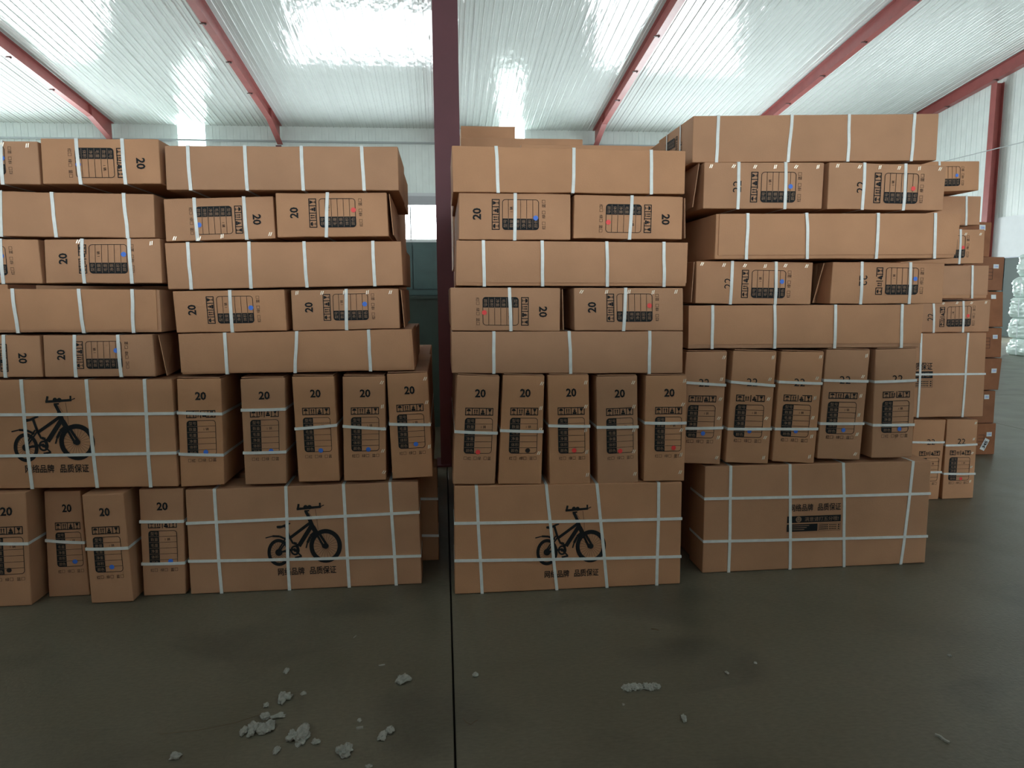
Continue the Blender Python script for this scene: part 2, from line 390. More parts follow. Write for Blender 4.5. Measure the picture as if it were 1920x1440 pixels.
    def ty(s, x): (x0, y0), (x1, y1) = s.pix[0], s.pix[1]; return y0+(y1-y0)*(x-x0)/(x1-x0)
    def by(s, x): (x1, y1), (x0, y0) = s.pix[2], s.pix[3]; return y0+(y1-y0)*(x-x0)/(x1-x0)
    def lx(s, y): (x0, y0), (x1, y1) = s.pix[0], s.pix[3]; return x0+(x1-x0)*(y-y0)/(y1-y0)
    def rx(s, y): (x0, y0), (x1, y1) = s.pix[1], s.pix[2]; return x0+(x1-x0)*(y-y0)/(y1-y0)
    def dot(s, x, y, c, r=.0115):
        u, v = s.uv(x, y); s.flat('colour_dot', Flat().disc((0, 0), r, 14), {'b': 'blue', 'r': 'red', 'k': 'black'}[c], u, v, .0029, label={'b': 'blue', 'r': 'red', 'k': 'black'}[c]+' colour dot')
    def staple(s, x, y):
        u, v = s.uv(x, y); p = s.P(u, 0, v, .003)
        o = bpy.data.objects.new('staple', STAPLE); C.objects.link(o); o.parent = s.root; o.location = p-s.o; o.rotation_euler = (0, R.uniform(-.25, .25), 0)
    def flapline(s, v0=.085, u0=.012, u1=1.0):
        """outer lap of the board on the front"""
        vs = []; n = 8; t = .0055; s.foff = .0062
        for i in range(n+1):
            u = u0+(u1-u0)*i/n
            for v, of in ((v0, .0004), (v0, t), (.998, t), (.998, .0004)): vs.append(s.P(u, 0, v, of)-s.o)
        fs = [(0, 1, 2, 3), (4*n+3, 4*n+2, 4*n+1, 4*n)]
        for i in range(n):
            for k in range(4): fs.append((4*i+k, 4*i+4+k, 4*i+4+(k+1) % 4, 4*i+(k+1) % 4))
        link_mesh('lapped_flap', vs, fs, M['kraft'], s.root)
    def tab(s, side, lift=.012, v0=.03, v1=.97, w0=.0, w1=.6):
        """loose flap standing off a side or the top"""
        vs = []; t = .0035
        for (a, b, l) in ((v0, w0, lift), (v1, w0, lift*.5), (v1, w1, .004), (v0, w1, .006)):
            for k in (0, t):
                if side == 'top': p = s.P(a, b, 1); p.z += l*.6+k-.002
                else: p = s.P(1 if side > 0 else 0, b, a); p.x += side*(l+k)
                vs.append(p-s.o)
        fs = [(0, 2, 4, 6), (7, 5, 3, 1), (0, 1, 3, 2), (2, 3, 5, 4), (4, 5, 7, 6), (6, 7, 1, 0)]
        link_mesh('loose_flap', vs, fs, M['flap'], s.root)
sb = MB()
for dx in (-.0042, .0042): sb.bar((dx-.0032, 0, -.0085), (dx+.0032, 0, .0085), .0042, (1, 0, 0), .0016)
STAPLE = bpy.data.meshes.new('staple'); STAPLE.from_pydata(sb.v, [], sb.f); STAPLE.materials.append(M['staple'])

REAR = []; SETB = []
def carton(kind, quad, Y, label, straps=(), dot=None, staples=(), num='20', rot=0, boxfirst=0, flip=0, numc=None, tabs=(), flap=None, group=None, yaw=0, hs=(), bike=None, motto=None, bulge=None, depth=None):
    q = [(quad[0], quad[1]), (quad[2], quad[3]), (quad[4], quad[5]), (quad[6], quad[7])]
    d = depth or {'L': .525, 'E': 1.10, 'U': 1.10, 'S': .205}[kind]
    c = Carton(q, Y, d, label, group, yaw, bulge if bulge is not None else {'L': .004, 'E': .005, 'U': .006, 'S': .006}[kind]); c.pix = q
    if kind in 'LS' and Y < 4: REAR.append(c)
    if Y > 4 and 'floor end' not in label: SETB.append(c)
    if flap: c.flapline(*flap)
    for st in straps: c.vstrap(*st) if len(st) == 2 else c.vstrap(st[0], st[1], mid=st[2])
    for st in hs: c.hstrap(*st)
    if kind in 'EU':
        ink, kn = PR[(num, boxfirst, flip)]
        r = 0 if kind == 'U' else rot
        sc = (c.W if kind == 'U' else c.Hh)/WE; kb = (c.Hh if kind == 'U' else c.W)/HE
        cu, cv = (.5, .5)
        if numc:     # where the number stands, moves the print sideways
            u, v = c.uv(*numc); cu, cv = (u, .5) if kind == 'U' else (.5, v)
        # leaning face: print follows the lean through the bilinear map
        for nm, f, m, of in (('print', ink, 'ink', .0022), ('knocked_out_lettering', kn, 'knock', .0027)):
            c.flat(nm, f.scaled(sc, kb).turned(r), m, cu, cv, of)
    if bike:
        u, v = c.uv(*bike); c.flat('bicycle_print', BIKE.scaled(Y/F*1.07), 'ink', u, v)
    if motto:
        u, v = c.uv(*motto); k = Y/F
        c.flat('motto_print', Flat().text('网络品牌', (-30*k, 0), h=15.5*k, w=49*k, bold=.012), 'ink', u, v); c.flat('motto_print', Flat().text('品质保证', (29*k, 0), h=15.5*k, w=49*k, bold=.012), 'ink', u, v)
    if dot: c.dot(*dot)
    for st in staples: c.staple(*st)
    return c

# ------------------------------------------------------------------ the hall
SLABX = [-19.2, -12.2, -6.1, .012, 6.1, 12.1, 18.0]; SLABY = [-16.4, -8, .6, 9.2, 18.6, 28.4]
fl = empty('floor', (0, 0, 0), kind='structure'); tag(fl, 'dark stained concrete floor of large slabs with a straight joint')
MB().box((-19.9, -16.4, -.2), (18, 28.4, -.03)).build('joint_bed', M['dirt'], fl)
for i in range(6):
    for j in range(5):
        x0, x1, y0, y1 = SLABX[i], SLABX[i+1], SLABY[j], SLABY[j+1]; g = .0035
        bm = bmesh.new(); bmesh.ops.create_cube(bm, size=1)
        for v in bm.verts: v.co = Vector(((x0+x1)/2+v.co.x*(x1-x0-2*g), (y0+y1)/2+v.co.y*(y1-y0-2*g), -.08+v.co.z*.16))
        bmesh.ops.bevel(bm, geom=[e for e in bm.edges if all(v.co.z > -.01 for v in e.verts)], offset=.003, segments=1, affect='EDGES')
        me = bpy.data.meshes.new('slab'); bm.to_mesh(me); bm.free(); me.materials.append(M['floor'])
        o = bpy.data.objects.new('slab', me); C.objects.link(o); o.parent = fl

def zc(y): return ZE + (YB-y)*SL if y > YR else ZR - (YR-y)*SL
# ceiling sheets, one metre wide with narrow ribs
def sheet_profile(w, pitch=.25, rw=.034, rh=.024, sm=.009):
    pts = []; n = int(round(w/pitch))
    for i in range(n):
        a = i*pitch
        h = .03 if i == 0 else rh
        pts += [(a, 0), (a+.004, -h*.2), (a+.008, -h), (a+.008+rw*.5, -h), (a+.012+rw*.5, 0)]
        pts += [(a+pitch*.5-.012, 0), (a+pitch*.5-.006, -sm), (a+pitch*.5+.006, -sm), (a+pitch*.5+.012, 0)]
    pts.append((w-.001, 0)); return pts
prof = sheet_profile(1.0)
cl = empty('ceiling', (0, 0, 0), kind='structure'); tag(cl, 'glossy white ribbed sheet ceiling sloping down to the far wall')
sheets = {}
for side, (ya, yb) in (('n', (YR, YB)), ('s', (YF, YR))):
    vs = []; fs = []; ny = 6
    for j in range(ny+1):
        y = ya+(yb-ya)*j/ny
        for a, d in prof: vs.append((a, y, zc(y)+d))
    n = len(prof)
    for j in range(ny):
        for i in range(n-1): fs.append((j*n+i, j*n+n+i, j*n+n+i+1, j*n+i+1))
    me = bpy.data.meshes.new('ceiling_sheet'); me.from_pydata(vs, [], fs); me.materials.append(M['ceil'])
    for k in range(38):
        o = bpy.data.objects.new('ceiling_sheet', me); C.objects.link(o); o.parent = cl; o.location = (XL+k, 0, 0)
MB().box((XL, YF, ZR+.25), (XG, YB, ZR+.3)).build('roof_deck', M['girt'], cl)

# walls of ribbed sheets
def wall_mesh(z0, z1, w=1.0):
    vs = []; fs = []; pr = []
    for i in range(4):
        a = i*.25; pr += [(a, 0), (a+.003, .016), (a+.012, .016), (a+.015, 0), (a+.125, 0), (a+.132, .003), (a+.139, 0)]
    pr.append((w, 0)); n = len(pr)
    for z in (z0, z1): vs += [(a, d, z) for a, d in pr]
    for i in range(n-1): fs.append((i, i+1, n+i+1, n+i))
    me = bpy.data.meshes.new('wall_sheet'); me.from_pydata(vs, [], fs); me.materials.append(M['wall']); return me
WZ = {}
def wsheet(par, x, y, z0, z1, rz=0.0):
    k = (round(z0, 2), round(z1, 2))
    if k not in WZ: WZ[k] = wall_mesh(z0, z1)
    o = bpy.data.objects.new('wall_sheet', WZ[k]); C.objects.link(o); o.parent = par; o.location = (x, y, 0); o.rotation_euler = (0, 0, rz)
WT, WB = 4.92, .9
bays = {-3: ('w', -18.1, -13.1, .05, WT), -1: ('w', -6.2, -.5, 1.3, WT), 1: ('w', 5.9, 11.5, .05, WT)}
OPEN = [(-18, -13, .05), (-6, 0, 2.75), (6, 12, .05)]
WO = .32
OPEN = [(a+WO, b+WO, c) for a, b, c in OPEN]
wb = empty('wall_back', (0, YB, 0), kind='structure'); tag(wb, 'pale grey ribbed sheet wall below the low end of the ceiling')
for k in range(-1, 38):
    x = XL+k+WO
    if k in (10, 22): zt = 5.1
    else: zt = None
    op = next((o for o in OPEN if o[0] <= x < o[1]), None)
    if zt: wsheet(wb, x, 0, 0, zt); continue
    if op:
        wsheet(wb, x, 0, 5.35, ZE)
        if op[2] > .1: wsheet(wb, x, 0, 0, op[2])
    else: wsheet(wb, x, 0, 0, ZE)
for i, (x0, x1, z0) in enumerate(OPEN):
    w = empty('window_%d' % (i+1), ((x0+x1)/2, YB, z0), kind='structure'); tag(w, 'tall daylit window in the far wall')
    o = (0, YB, 0)
    def part(n, m, a, b): 
        q = MB().box(a, b).build(n, m, w); q.location = -Vector(w.location)
    part('pane', M['glass_west' if i == 0 else 'glass'], (x0+.05, YB+.06, z0), (x1-.05, YB+.08, WT))
    part('window_head', M['frame'], (x0, YB-.03, WT), (x1, YB+.1, WT+.12)); part('blind', M['blind'], (x0+.02, YB-.10, WT+.0), (x1-.02, YB-.03, WT+.33))
    part('window_frame', M['frame'], (x0, YB-.04, WT+.34), (x1, YB+.08, WT+.46)); part('sill', M['frame'], (x0, YB-.08, z0-.08), (x1, YB+.1, z0))
    part('transom', M['frame'], (x0, YB-.02, 3.5), (x1, YB+.08, 3.62))
    for xx in (x0, x1-.06): part('jamb', M['frame'], (xx, YB-.02, z0), (xx+.06, YB+.1, WT))
    for k in range(1, 4): xx = x0+(x1-x0)*k/4; part('mullion', M['frame'], (xx-.025, YB-.01, z0), (xx+.025, YB+.08, WT))
for i, x in enumerate((-10+WO, 2+WO)):
    w = empty('window_%d' % (i+4), (x+.5, YB, 5.1), kind='structure'); tag(w, 'bright translucent strip let into the far wall')
    for z0, z1 in ((5.1, 7.20), (7.24, ZE)):
        q = MB().box((x, YB+.0, z0), (x+.98, YB+.02, z1)).build('pane', M['frp'], w); q.location = -Vector(w.location)
g = MB().box((XL, YB-.12, 7.21), (XG, YB-.02, 7.27))
tag(g.build('girt', M['girt'], off=(0, YB-.07, 7.2)), 'thin dark steel rail running along the top of the far wall', 'rail', kind='thing')

# gable wall to the right
wg = empty('wall_right', (XG, 10, 0), kind='structure'); tag(wg, 'pale ribbed gable wall above a white rendered band')
for k in range(45):
    y = YF+k; x = XG
    me = None; z1a = zc(min(max(y+.5, YF), YB))+.1
    zz = round(z1a, 2)
    o_ = bpy.data.objects.new('wall_sheet', wall_mesh(3.8, zz)); C.objects.link(o_); o_.parent = wg; o_.location = (0, y+1-10 if y+1 < YB else YB-10, 0); o_.rotation_euler = (0, 0, -math.pi/2)
def rel(mb, n, m, par): q = mb.build(n, m, par); q.location = -Vector(par.location); return q
rel(MB().box((XG-.06, YF, 2.52), (XG+.1, YB, 3.8)), 'render_band', M['render'], wg)
rel(MB().box((XG-.06, 22.9, 0), (XG+.1, YB, 2.52)), 'render_band', M['render'], wg)
rel(MB().box((XG-.06, YF, 0), (XG+.1, 9.5, 2.52)), 'render_band', M['render'], wg)
go = empty('fill_light_door', (XG, 15, 0), kind='structure'); tag(go, 'glowing door added in the gable, out of frame, to brighten the floor')  # added light source out of view, brightens the far floor
for k in range(6):
    y0 = 9.5+k*1.8
    if k < 4: rel(MB().box((XG-.02, y0, 0), (XG+.03, y0+1.78, 2.5)), 'door_panel', M['green_door'], go); continue
    rel(MB().box((XG+.03, y0+.04, .05), (XG+.05, y0+1.76, 2.46)), 'pane', M['glass'], go); rel(MB().box((XG-.02, y0-.03, 0), (XG+.06, y0+.03, 2.5)), 'door_stile', M['frame'], go)
dr = empty('door_1', (XG, 18, 0), kind='structure'); tag(dr, 'dark green sliding door under the white band')
for k in range(2):
    y0 = 20.0+k*1.43; rel(MB().box((XG-.02, y0, 0), (XG+.03, y0+1.46, 2.5)), 'door_panel', M['green_door'], dr)
rel(MB().box((XG-.08, 22.8, 0), (XG+.05, 22.95, 2.5)), 'door_frame', M['frame'], dr)
for n, x, y0, y1 in (('wall_left', XL, YF, YB),):
    w = MB().box((x-.1, y0, 0), (x, y1, ZR)).build(n, M['wall']); tag(w, 'pale wall at the far end of the hall', kind='structure')
w = MB().box((XL, YF-.1, 0), (XG, YF, ZE)).build('wall_front', M['wall']); tag(w, 'pale wall behind the viewpoint', kind='structure')
for i in range(3):
    x0 = -14+i*11
    q = MB().box((x0, YF+.01, 2.6), (x0+7, YF+.03, 5.2)).build('window_%d' % (i+6), M['glass_fill']); tag(q, 'glowing pane added behind the viewpoint for fill light', kind='structure')  # unseen glowing panes, added as fill light for the carton fronts

# steel frames
def rafter(k, label):
    X = k*6+.05 if k < 3 else XG-.12
    r = empty('rafter', (X, YB, 7.2), label, 'steel beam', 'steel rafters under the ceiling', 'thing'); o = (X, YB, 7.2)
    def yb(y):   # underside of the tapered beam
        t = (YB-y)/(YB-YR)
        if y > 26.6: return zc(y)-.06-(.30+(y-26.6)/1.8*.38)
        return zc(y)-.06-(.30+.28*t)
    ys = [YB-.16, 27.5, 26.6, 24, 21, 18, 15, 12, 9, YR]
    m = MB()
    for a, b in zip(ys[:-1], ys[1:]):
        m.hexa([(X-.006, a, yb(a)), (X+.006, a, yb(a)), (X+.006, b, yb(b)), (X-.006, b, yb(b)), (X-.006, a, zc(a)-.05), (X+.006, a, zc(a)-.05), (X+.006, b, zc(b)-.05), (X-.006, b, zc(b)-.05)])
    q = m.build('web', M['paint'], r); q.location = -Vector(o)
    for nm, f, t in (('bottom_flange', yb, -.014), ('top_flange', lambda y: zc(y)-.05, .012)):
        m = MB()
        for a, b in zip(ys[:-1], ys[1:]):
            za, zb = f(a), f(b); m.hexa([(X-.10, a, za+t), (X+.10, a, za+t), (X+.10, b, zb+t), (X-.10, b, zb+t), (X-.10, a, za), (X+.10, a, za), (X+.10, b, zb), (X-.10, b, zb)])
        q = m.build(nm, M['paint'], r); q.location = -Vector(o)
    for y in (24.4, 22.2, 20.0, 17.8):
        z = yb(y); q = MB().box((X-.15, y-.03, z-.03), (X+.02, y+.03, z-.015)).box((X-.02, y-.03, z-.055), (X+.0, y+.03, z-.015)).build('brace_clip', M['clip'], r); q.location = -Vector(o)
    for y in (26.6,):
        z = yb(y); q = MB().box((X-.10, y-.012, z-.018), (X+.10, y+.012, zc(y)-.05)).build('splice_plate', M['paint'], r); q.location = -Vector(o)
for k, l in ((-2, 'red steel rafter nearest the hall\'s left end, above the cut-off stack'), (-1, 'red steel rafter above the stack beside the maroon post'), (0, 'red steel rafter carried by the maroon post, hidden behind it'),
             (1, 'red steel rafter ending above the middle stack'), (2, 'red steel rafter running behind the tallest stack'), (3, 'red steel rafter along the gable wall')):
    rafter(k, l)
def column(X, Y, top, d, label, name, fw_=.20, turn=False, mt='paint_dark', grp='wall posts'):
    r = empty(name, (X, Y, 0), label, 'steel post', grp, 'thing')
    if not turn: bx = [('flange', (-fw_/2, -d/2, 0), (fw_/2, -d/2+.012, top)), ('flange', (-fw_/2, d/2-.012, 0), (fw_/2, d/2, top)), ('web', (-.005, -d/2+.012, 0), (.005, d/2-.012, top)), ('base_plate', (-.14, -d/2-.04, 0), (.14, d/2+.04, .016))]
    else: bx = [('flange', (-d/2, -fw_/2, 0), (-d/2+.012, fw_/2, top)), ('flange', (d/2-.012, -fw_/2, 0), (d/2, fw_/2, top)), ('web', (-d/2+.012, -.005, 0), (d/2-.012, .005, top)), ('base_plate', (-d/2-.02, -.14, 0), (d/2+.02, .14, .016))]
    for n, a, b in bx: MB().box(a, b).build(n, M[mt], r)
post_top = zc(6.0)-.06-.58-.07
column(.062, 6.1, post_top, .22, 'tall maroon steel post rising between two carton stacks', 'steel_post', .205, grp='hall post')
for k, l in ((-2, 'red wall post under the rafter above the cut-off stack'), (-1, 'red wall post under the rafter above the stack beside the maroon post'), (1, 'red wall post under the rafter above the middle stack'), (2, 'red wall post hidden behind the tallest stack')):
    column(k*6+.05, YB-.32, 7.02, .28, l, 'wall_post', .20)
column(XG-.22, 22.05, zc(22.05)-.62, .26, 'red steel post standing against the gable wall', 'gable_post', .24, True, 'paint', 'gable post')
cb = MB()
P0, P1 = Vector((XG-.4, 24.5, 5.98)), Vector((XG-.4, 19.0, 5.90))
for i in range(8):
    a = P0.lerp(P1, i/8); b = P0.lerp(P1, (i+1)/8); a.z -= .0; cb.bar(a, b, .022, (1, 0, 0), .022)
cb.bar(P0, (XG-.05, 24.5, 5.98), .02, (0, 1, 0), .02); cb.bar(P1, (XG-.05, 19.0, 5.9), .02, (0, 1, 0), .02)
tag(cb.build('cable', M['girt'], off=(XG-.4, 21.7, 5.94)), 'thin dark cable strung along the gable wall past its red post', 'cable', kind='thing')

# dark green cabinet seen down the gap by the post
g = empty('cabinet', (-.45, 12.6, 0), 'dark green metal cabinet down the gap beside the maroon post', 'cabinet')
def gp(n, a, b, m='green_dark'): q = MB().box(a, b).build(n, M[m], g); q.location = -Vector(g.location)
gp('body', (-1.3, 12.05, 0), (.6, 13.0, 2.33)); gp('door', (-.47, 12.0, 1.56), (.12, 12.045, 2.31)); gp('door', (-1.1, 12.0, 1.56), (-.49, 12.045, 2.29)); gp('ledge', (-1.1, 11.9, 1.46), (.3, 12.05, 1.54))
gp('lower_door', (-.40, 12.0, .1), (.12, 12.045, 1.44)); gp('lower_door', (-1.0, 12.0, .1), (-.42, 12.045, 1.44))

g = empty('gap_darkener', (-.5, 8.0, 0), 'low dark green block added behind the strapped carton to darken the gap', 'cabinet')  # made-up block, hides the lit floor beyond so the gap stays dark
gp('body', (-1.3, 7.8, .1), (.30, 8.4, 1.42)); gp('top', (-1.32, 7.76, 1.42), (.32, 8.42, 1.45)); gp('plinth', (-1.28, 7.84, 0), (.28, 8.38, .1))
# ------------------------------------------------------------------ cartons, stack by stack
K = carton
# stack A, cut off at the picture's edge
ya = 3.47
SA = 'cut-off stack'
K('E', (-148, 262, 70, 265, 76, 346, -142, 344), 3.42, 'kraft carton end, mostly out of frame, topmost row of the ' + SA, [(2, 6)], (5, 297, 'b'), [(5, 271), (52, 273)], rot=1, numc=(-100, 300))
K('E', (75, 259, 297, 261, 302, 345, 80, 345), 3.42, 'kraft carton end, number 20 upside-down on its right, topmost row of the ' + SA, [(143, 152), (229, 236)], (148, 309, 'b'), rot=-1, numc=(262, 306), tabs=(1,))
K('L', (-138, 356, 288, 364, 291, 446, -133, 442), 3.46, 'long plain kraft carton, second row down in the ' + SA, [(-80, -74), (1, 3), (97, 106), (232, 240)])
K('E', (-146, 447, 71, 449, 80, 532, -138, 530), ya, 'kraft carton end, mostly out of frame, third row of the ' + SA, [(1, 7)], (4, 480, 'b'), rot=1, numc=(-100, 488))
K('E', (82, 449, 300, 447, 304, 531, 86, 531), ya, 'kraft carton end with blue dot above right, third row of the ' + SA, [(154, 159), (242, 248)], (233, 477, 'b'), [(147, 453), (284, 456)], rot=1, numc=(120, 486))
K('L', (-132, 541, 299, 543, 303, 623, -128, 624), ya, 'long plain kraft carton with lapped edge, fourth row of the ' + SA, [(-85, -78), (25, 36), (149, 159), (249, 252)], flap=(.06, .0, .985))
K('E', (-140, 627, 74, 629, 80, 707, -135, 708), ya, 'kraft carton end showing an inverted 20, fifth row of the ' + SA, [(-60, -56), (7, 11)], None, rot=-1, numc=(42, 671))
c = K('E', (80, 629, 286, 627, 292, 706, 84, 707), ya, 'kraft carton end with an open side flap, fifth row of the ' + SA, [(140, 143), (221, 228)], (219, 657, 'b'), rot=1, numc=(113, 666), boxfirst=1)
c.tab(1, .05, .02, .98, 0, .25)
K('S', (-108, 713, 322, 711, 334, 912, -98, 918), ya, 'broad kraft carton with bicycle print, above the floor row of the ' + SA, [(-60, -45), (40, 61), (162, 183), (271, 283)], hs=[(778, 775), (856, 849)], bike=(101, 804), motto=(109, 878))
K('U', (-42, 925, 48, 923, 59, 1130, -32, 1132), 3.44, 'upright carton at the photo edge with a dark dot, on the floor', (), (19, 1068, 'k'), numc=(12, 959), hs=[(1018, 1019)])
K('U', (82, 921, 150, 920, 168, 1112, 91, 1113), 3.53, 'upright carton on the floor, set back and half covered by its neighbour', (), (142, 1052, 'b'), numc=(125, 949), hs=[(1013, 1017)], depth=1.0)
K('U', (153, 928, 231, 925, 250, 1125, 171, 1128), 3.43, 'upright carton on the floor standing forward of the ones beside it', (), (211, 1062, 'b'), numc=(196, 959), hs=[(1029, 1027)], depth=.16*0+1.02)
K('U', (260, 917, 343, 916, 348, 1112, 269, 1112), 3.49, 'upright carton with two straps on the floor beside the broad bicycle carton', (), (321, 1051, 'b'), numc=(304, 948), hs=[(978, 977), (1057, 1055)])

# stack B, left of the maroon post
yb_ = 3.48
SB = 'stack left of the maroon post'
K('L', (308, 273, 746, 275, 748, 357, 312, 356), 3.42, 'long plain kraft carton, topmost of the ' + SB, [(352, 358), (459, 464), (565, 569), (678, 683)])
K('E', (306, 373, 512, 368, 517, 447, 311, 453), 3.47, 'kraft carton end with inverted 20, second row, ' + SB, [(364, 371), (457, 463)], (374, 422, 'b'), [(328, 447), (374, 447), (417, 443), (507, 439)], rot=-1, numc=(485, 411))
c = K('E', (516, 362, 725, 361, 729, 443, 520, 445), 3.44, 'kraft carton end with a red dot, second row, ' + SB, [(614, 612)], (663, 394, 'r'), rot=1, numc=(550, 400)); c.tab(1, .02)
K('L', (308, 455, 752, 452, 756, 535, 315, 543), yb_, 'long plain kraft carton, third row, ' + SB, [(352, 359), (467, 471), (570, 576), (699, 703)])
K('E', (323, 546, 533, 543, 538, 620, 331, 624), yb_, 'kraft carton end with blue dot, no staples, fourth row, ' + SB, [(431, 436)], (471, 577, 'b'), rot=1, numc=(359, 582))
c = K('E', (545, 544, 747, 541, 750, 616, 549, 620), yb_, 'kraft carton end with staple row, fourth row, ' + SB, [(649, 650)], (684, 570, 'b'), [(557, 549), (604, 549), (646, 548), (689, 548), (732, 548)], rot=1, numc=(577, 577)); c.tab(1, .02)
K('L', (335, 626, 772, 617, 778, 694, 341, 702), yb_, 'long plain kraft carton lying on the five upright ones, ' + SB, [(422, 427), (557, 554), (691, 695)], flap=(.05, .0, .99))
us = [((331, 710, 414, 709, 421, 909, 339, 913), (387, 847), (376, 743), [(774, 776), (851, 853)], 1, ()),
      ((450, 710, 534, 708, 537, 907, 460, 909), (509, 845), (495, 740), [(769, 767), (849, 847)], 1, ()),
      ((547, 706, 626, 705, 637, 902, 560, 904), (602, 844), (591, 738), [(804, 797)], 1, ()),
      ((642, 706, 722, 705, 724, 900, 645, 902), (691, 842), (684, 737), [(799, 804)], 0, ((716, 717), (717, 762), (718, 804), (718, 845), (720, 885))),
      ((725, 701, 802, 698, 812, 894, 736, 898), (780, 832), (767, 730), [(795, 796)], 0, ((797, 710), (800, 754), (805, 795), (805, 837)))]
od = ['first', 'second', 'third', 'fourth', 'fifth']
for i, (q, d, n, h, bf, st) in enumerate(us):
    c = K('U', q, yb_+.01*(4-i)*0, f'upright carton marked 20, {od[i]} from the left of five, ' + SB, (), (*d, 'b'), st, numc=n, hs=h, boxfirst=bf); c.tab('top', .012)
K('S', (347, 919, 784, 903, 791, 1093, 358, 1118), 3.485, 'broad kraft carton with bicycle print on the floor, ' + SB, [(402, 416), (536, 543), (644, 655), (731, 743)], hs=[(981, 960), (1052, 1042)], bike=(570, 1001), motto=(577, 1069))

# stack C, middle
yc = 3.34
SC = 'middle stack'
K('L', (847, 273, 1286, 283, 1284, 364, 849, 360), 3.33, 'long plain kraft carton, topmost of the ' + SC, [(930, 934), (1076, 1074), (1221, 1221)])
K('E', (860, 361, 1070, 364, 1070, 450, 860, 449), yc, 'kraft carton end with a blue dot, second row, ' + SC, [(966, 965)], (1004, 409, 'b'), rot=1, numc=(893, 402))
c = K('E', (1077, 365, 1281, 369, 1279, 449, 1075, 447), yc, 'kraft carton end with inverted 20 and a red dot, second row, ' + SC, [(1185, 1180)], (1140, 417, 'r'), rot=-1, numc=(1249, 411)); c.tab(1, .012)
K('L', (856, 451, 1289, 455, 1286, 537, 855, 536), yc, 'long plain kraft carton with lapped edge, third row, ' + SC, [(906, 908), (1016, 1017), (1137, 1138), (1244, 1244)], flap=(.075, .0, 1.0))
c = K('E', (844, 539, 1051, 540, 1050, 621, 846, 620), yc, 'kraft carton end with inverted 20 and a red dot, fourth row, ' + SC, [(955, 958)], (908, 586, 'r'), rot=-1, numc=(1019, 584)); c.tab(1, .015)
K('E', (1076, 540, 1281, 540, 1281, 620, 1077, 620), yc, 'kraft carton end with staples and a red dot, fourth row, ' + SC, [(1173, 1169)], (1217, 573, 'r'), [(1090, 547), (1137, 547), (1179, 547), (1224, 548), (1267, 547)], rot=1, numc=(1109, 577))
K('L', (846, 622, 1281, 621, 1280, 700, 847, 700), yc, 'long plain kraft carton lying on the five upright ones, ' + SC, [(926, 926), (1067, 1070), (1218, 1217)])
us = [((857, 703, 937, 705, 928, 908, 849, 908), (896, 847, 'r'), (900, 737), [(809, 812)], 1, ()),
      ((943, 703, 1021, 704, 1015, 908, 934, 908), (989, 844, 'k'), (984, 737), [(807, 809)], 0, ((1016, 719), (1014, 765), (1013, 805), (1010, 849))),
      ((1027, 703, 1104, 702, 1107, 907, 1031, 909), (1076, 844, 'r'), (1070, 737), [(798, 799)], 0, ((1098, 717), (1098, 762), (1098, 806), (1100, 847), (1101, 890))),
      ((1118, 706, 1195, 704, 1197, 904, 1121, 909), (1162, 845, 'r'), (1161, 737), [(801, 800)], 0, ((1187, 717), (1188, 762), (1188, 806), (1188, 846), (1190, 888))),
      ((1211, 704, 1288, 704, 1283, 902, 1207, 902), (1262, 839, 'r'), (1254, 734), [(793, 793)], 0, ((1283, 714), (1280, 758), (1277, 806), (1276, 852), (1275, 885)))]
for i, (q, d, n, h, bf, st) in enumerate(us):
    c = K('U', q, yc, f'upright carton marked 20 with {"black" if d[2] == "k" else "red"} dot, {od[i]} from the left of five, ' + SC, (), d, st, numc=n, hs=h, boxfirst=bf); c.tab('top', .010)
K('S', (852, 912, 1279, 904, 1275, 1105, 853, 1116), 3.335, 'broad kraft carton with bicycle print on the floor, ' + SC, [(893, 904), (1024, 1044), (1119, 1138), (1235, 1231)], hs=[(981, 972), (1051, 1043)], bike=(1070, 1002), motto=(1072, 1074))

# stack D, marked 22
yd = 3.46
SD = '22 stack'
c = K('L', (1300, 217, 1761, 213, 1756, 301, 1298, 305), 3.44, 'long plain kraft carton, topmost of the tall ' + SD, [(1347, 1343), (1485, 1477), (1592, 1589), (1715, 1708)], depth=.55)
ink, kn = PR[('22', 0, 0)]
c.side_flat('print', ink.turned(-1).scaled(.92), 'ink', -1); c.side_flat('knocked_out_lettering', kn.turned(-1).scaled(.92), 'knock', -1, .0035)
for fa in (.28, .68):
    m = Flat().rect(c.depth*(fa-.5)-.008, -c.Hh/2, c.depth*(fa-.5)+.008, c.Hh/2); c.side_flat('strap', m, 'strap', -1, .0042)
K('E', (1321, 304, 1546, 305, 1541, 392, 1318, 391), 3.42, 'carton end marked 22 with a blue dot, second row, ' + SD, [(1385, 1383), (1473, 1471)], (1481, 350, 'b'), [(1333, 312), (1375, 312), (1415, 313), (1453, 313), (1492, 313), (1533, 313)], num='22', rot=1, numc=(1376, 351)).tab(-1, .05, .03, .97, 0, .3)
K('E', (1555, 304, 1775, 310, 1768, 395, 1551, 392), 3.42, 'carton end marked 22 with a red dot, second row, ' + SD, [(1621, 1616), (1698, 1693)], (1711, 354, 'r'), [(1570, 311), (1611, 313), (1649, 314), (1685, 315), (1723, 316), (1762, 317)], num='22', rot=1, numc=(1612, 352))
K('L', (1343, 401, 1801, 400, 1789, 484, 1340, 486), 3.40, 'long plain kraft carton with lapped edge, third row, ' + SD, [(1401, 1398), (1511, 1512), (1645, 1641), (1752, 1750)], flap=(.085, .012, 1.0))
